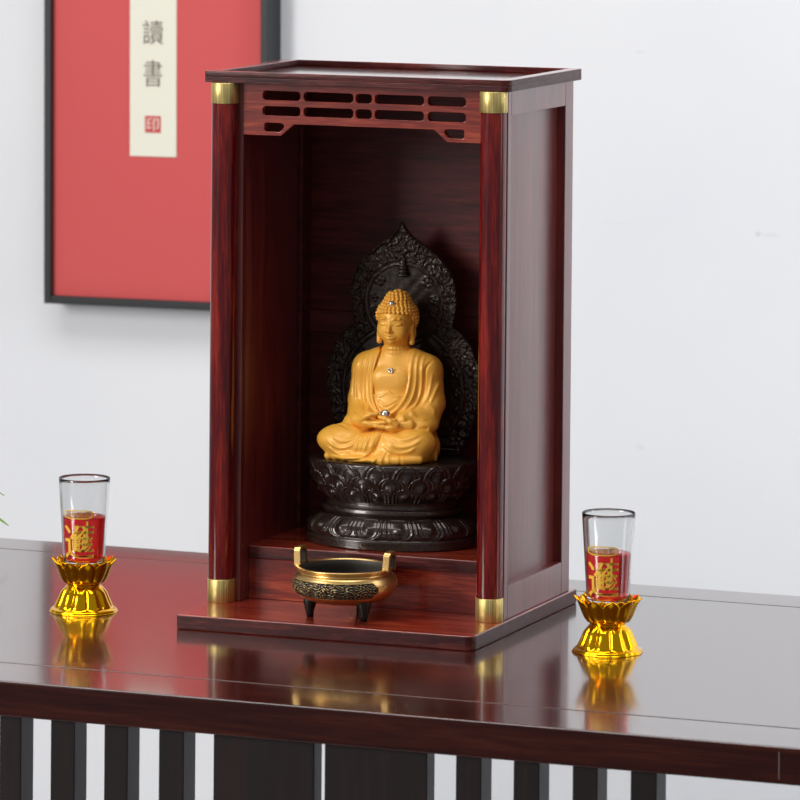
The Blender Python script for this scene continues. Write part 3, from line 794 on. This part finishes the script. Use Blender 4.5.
def text_mesh(body, size, ext=0.0, off=.012):
    cu = bpy.data.curves.new('t', 'FONT'); cu.body = body; cu.size = size; cu.align_x = 'CENTER'; cu.align_y = 'CENTER'; cu.extrude = ext; cu.resolution_u = 3; cu.offset = off
    t = bpy.data.objects.new('t', cu); COL.objects.link(t); bpy.context.view_layer.update()
    me = bpy.data.meshes.new_from_object(t.evaluated_get(bpy.context.evaluated_depsgraph_get())); bpy.data.objects.remove(t)
    V = np.array([v.co[:] for v in me.vertices]); F = [tuple(p.vertices) for p in me.polygons]
    return V, F
def gr(z): return 18.9+(z-45)/78.5*4.9                                     # outside radius of the glass
def wrap(V, F, cx, cz, wx, wz, mt, parent, name):
    """fit glyph into a box and bend it round the glass"""
    x, y = V[:, 0], V[:, 1]
    x = (x-(x.min()+x.max())/2)/(x.max()-x.min())*wx+cx; y = (y-(y.min()+y.max())/2)/(y.max()-y.min())*wz+cz
    zt = (V[:, 2]-V[:, 2].min())/(np.ptp(V[:, 2])+1e-9)
    r = np.array([gr(a) for a in y])+.02+.25*zt
    a = x/20.-PI/2
    return new_mesh(name, np.stack([r*np.cos(a), r*np.sin(a), y], 1)*.001, F, smooth=False)
def merge(parts):
    V = []; F = []; n = 0
    for v, f in parts:
        V.append(v); F += [tuple(i+n for i in q) for q in f]; n += len(v)
    return np.vstack(V), F
def fit(V, x0, x1, y0, y1):
    V = V.copy(); 
    for i, (a, b) in enumerate(((x0, x1), (y0, y1))): V[:, i] = (V[:, i]-V[:, i].min())/np.ptp(V[:, i])*(b-a)+a
    return V
def cup():
    g_ = thing('votive_glass', '', 'candle glass', (0, 0, 0), 0, 'red votive glasses')
    ro = [(.2, 45), (17.8, 45), (18.7, 45.6)]+[(gr(z), z) for z in np.linspace(47, 122.7, 24)]+[(gr(123.5)-.5, 123.5), (gr(123.5)-1.1, 122.9)]
    ri = [(gr(z)-1.4, z) for z in np.linspace(121.5, 48, 24)]+[(16.5, 46.9), (.2, 46.7)]
    lathe('glass', ro+ri, M['glass'], g_, n=96)
    lz = 88
    lathe('red_gel', [(.2, 46.9)]+[(15.9, 47.1)]+[(gr(z)-1.65, z) for z in np.linspace(48.4, lz-.6, 14)]+[(gr(lz)-2.3, lz), (.2, lz-.5)], M['gel'], g_, n=96)
    # the four-in-one good-fortune character in gold
    ps = []
    for ch, bx in (('\u9032', (-12.2, 11.5, 53, 80.5)), ('\u8cb8', (-6.4, 1.6, 58.5, 73.5)), ('\u624d', (-3.5, 10.5, 66, 84)), ('\u73cd', (1.2, 9.2, 58.5, 72))):
        V, F = text_mesh(ch, 1, .01, .004); ps.append((fit(V, *bx), F))
    V, F = merge(ps)
    me = wrap(V, F, -1.5, 68.5, 30, 35, M['goldprint'], g_, 'lettering')
    link('lettering', me, M['goldprint'], g_)
    V, F = text_mesh('\u62db\u8ca1\u9032\u5bf6', 1, .01)
    link('lettering', wrap(V, F, -2.0, 92.0, 21, 6.2, None, None, 'lettering'), M['ink2'], g_)
    # oval cartouche around the small characters
    P = []
    for i in range(64):
        a = 2*PI*i/64; P.append((-2+13.5*math.copysign(abs(math.cos(a))**.6, math.cos(a)), 92+4.3*math.copysign(abs(math.sin(a))**.6, math.sin(a))))
    Pi = [(-2+(x+2)*.90, 92+(z-92)*.78) for x, z in P]
    V = []; 
    for (x, z) in P+Pi: r = gr(z)+.2; V.append((r*math.cos(x/20-PI/2), r*math.sin(x/20-PI/2), z))
    F = [(i, (i+1) % 64, 64+(i+1) % 64, 64+i) for i in range(64)]
    link('printed_border', new_mesh('printed_border', np.array(V)*.001, F), M['goldprint'], g_)
    return g_
M['ink2'] = plain('brown_gold_print', (190, 140, 60), .45, .3)
def copy_tree(o, parent=None):
    c = o.copy(); COL.objects.link(c)
    if parent: c.parent = parent
    for ch in [x for x in bpy.data.objects if x.parent == o]: copy_tree(ch, c)
    return c
hA = holder(); gA = cup(); hB = copy_tree(hA); gB = copy_tree(gA)
CL, CR = (-.2597, .0501), (.2501, .0534)
for h, g_, c, rz, side in ((hA, gA, CL, rad(15), 'left'), (hB, gB, CR, rad(9), 'right')):
    h.location = (c[0], c[1], 0); h.rotation_euler = (0, 0, rz); g_.location = (c[0], c[1], -.001+.0002+.0008); g_.rotation_euler = (0, 0, rz)
hA['label'] = 'gold lotus cup holder on the table left of the shrine, below the framed picture'
hB['label'] = 'gold lotus cup holder on the table right of the shrine, mirrored in the pale tabletop'
gA['label'] = 'red glass with gold character on the lotus holder left of the shrine'
gB['label'] = 'red glass with gold character on the lotus holder right of the shrine'

# ------------------------------------------------------------------ framed picture on the wall
PXc = (-1.0965-.7700)/2; PW = .1634*2; PZ0 = .1075
fr = thing('framed_picture', 'black framed red picture with a cream calligraphy strip on the wall', 'picture', (-.7207, WY, .1420), 0)
fr.rotation_euler = (0, rad(-.4), 0)
hw, ph = .1434, .60; dp = .040
boxes('frame', [(-hw, -hw+.0088, -dp, 0, 0, ph), (hw-.0088, hw, -dp, 0, 0, ph), (-hw+.0088, hw-.0088, -dp, 0, 0, .0095), (-hw+.0088, hw-.0088, -dp, 0, ph-.0095, ph)], M['picframe'], fr, bevel=.0008)
boxes('mat_board', [(-hw+.0088, hw-.0088, -dp+.008, -.004, .0095, ph-.0095)], M['red_mat'], fr, bevel=0)
st = boxes('paper_strip', [(-.0348, .0248, -dp+.0068, -dp+.008, .1772, .54)], M['paper'], fr, bevel=0)
def flat_text(ch, cx, cz, w, h, mt, name='lettering', y=-dp+.0062):
    V, F = text_mesh(ch, 1, .01, -.006); V = fit(V, cx-w/2, cx+w/2, cz-h/2, cz+h/2)
    V = np.stack([V[:, 0], y-V[:, 2]*.02, V[:, 1]], 1)
    return link(name, new_mesh(name, V, F, smooth=False), mt, st)
flat_text('\u8b80', -.005, .3228, .0255, .0275, M['ink'])
flat_text('\u66f8', -.005, .2748, .0235, .031, M['ink'])
flat_text('\u6703', -.005, .3770, .0265, .028, M['ink'])
V = [(-.0165, .2335), (.0085, .2335), (.0085, .2575), (-.0165, .2575)]
boxes('red_seal', [(-.0150, .0050, -dp+.0062, -dp+.0068, .2052, .2248)], M['seal'], st, bevel=0)
flat_text('\u5370', -.005, .2150, .0150, .0150, M['paper'], 'seal_mark', y=-dp+.0058)

# ------------------------------------------------------------------ plant whose leaf tips reach in at the left
pl = thing('potted_plant', 'green leafy plant whose leaf tips poke in at the left edge above the table', 'plant', (-.56, .33, 0))
lathe('pot', [(.2, 0), (30, 0), (34, 4), (42, 60), (43, 62), (40, 62), (38, 50), (.2, 50)], M['pot'], pl, n=48)
lathe('soil', [(.2, 54), (38.5, 54.5)], M['soil'], pl, n=32)
def leaf(p0, p1, w, droop):
    V = []; n = 12; a = Vector(p0); b = Vector(p1); d = (b-a); side = d.cross(Vector((0, 0, 1))).normalized()
    F = []
    for i in range(n):
        t = i/(n-1); c = a+d*t+Vector((0, 0, 4*droop*t*(1-t)-0)); ww = w*math.sin(PI*min(1, t*.9+.1))**.8*(1 if t < .99 else .05)
        for q in (-1, 0, 1): V.append(tuple(c+side*ww*q+Vector((0, 0, abs(q)*ww*.3))))
    for i in range(n-1):
        for q in (0, 1): k = i*3+q; F.append((k, k+1, k+4, k+3))
    ob = link('leaf', new_mesh('leaf', np.array(V), F), M['leaf'], pl)
    m = ob.modifiers.new('s', 'SOLIDIFY'); m.thickness = .0006
def stem(p1): tube('stem', [(0, 0, .05), (p1[0]*.3, p1[1]*.3, p1[2]*.6+.01), p1], [.0016, .0014, .001], M['leaf'], pl, n=8, scale=1)
for (sx, sy, sz), (ex, ey, ez), w, dr in [((.02, -.0, .048), (.0855, -.0, .0260), .0055, .003), ((.02, 0, .072), (.0805, .0, .0555), .003, .003), ((-.01, -.02, .09), (-.07, -.05, .10), .013, .015),
        ((0, .01, .10), (.03, .05, .15), .012, .01), ((-.01, 0, .1), (-.05, .03, .16), .012, .01), ((0, -.01, .1), (.01, -.07, .13), .013, .012), ((0, 0, .12), (-.02, -.01, .19), .011, .0)]:
    leaf((sx, sy, sz), (ex, ey, ez), w, dr); stem((sx, sy, sz))

# ------------------------------------------------------------------ light
w = bpy.data.worlds.new('studio'); SC.world = w; w.use_nodes = True
bg = w.node_tree.nodes['Background']; bg.inputs[0].default_value = (.94, .96, 1, 1); bg.inputs[1].default_value = .27
def area(name, loc, tgt, sx, sy, e, col=(1, 1, 1)):
    l = bpy.data.lights.new(name, 'AREA'); l.shape = 'RECTANGLE'; l.size = sx; l.size_y = sy; l.energy = e; l.color = col
    o = bpy.data.objects.new(name, l); COL.objects.link(o); o.location = loc
    o.rotation_euler = (Vector(tgt)-Vector(loc)).to_track_quat('-Z', 'Y').to_euler()
    return o
area('window_light', (-2.3, -2.9, 1.35), (0, .1, .2), 1.0, 1.6, 94, (1, .97, .93))
sl = area('side_light', (2.2, .55, .9), (.75, 1.7, .1), .8, 1.4, 18, (.95, .97, 1)); sl.data.spread = rad(110)
area('ceiling_light', (-.3, -.3, 2.1), (-.3, -.3, 0), 2.3, 1.1, 37, (1, .99, .97))

# ------------------------------------------------------------------ camera
cam = bpy.data.cameras.new('camera'); co = bpy.data.objects.new('camera', cam); COL.objects.link(co); SC.camera = co
yaw, pit, roll, f = .38026, .02118, .00858, 4992.62
fw = Vector((-math.sin(yaw)*math.cos(pit), math.cos(yaw)*math.cos(pit), -math.sin(pit)))
r_ = Vector((math.cos(yaw), math.sin(yaw), 0)); u_ = r_.cross(fw)
r2 = math.cos(roll)*r_+math.sin(roll)*u_; u2 = -math.sin(roll)*r_+math.cos(roll)*u_
mw = Matrix((r2, u2, -fw)).transposed().to_4x4(); mw.translation = Vector((1.70516, -4.09661, .78483)); co.matrix_world = mw
cam.sensor_width = 36; cam.lens = f/800*36; cam.clip_end = 50; cam.shift_y = -(400+133.43)/800      # rising-front lens: verticals stay upright
cam.dof.use_dof = True; cam.dof.focus_distance = 4.52; cam.dof.aperture_fstop = 17
SC.view_settings.view_transform = 'Standard'; SC.view_settings.look = 'None'; SC.view_settings.exposure = 0; SC.view_settings.gamma = 1; SC.view_settings.use_curve_mapping = False
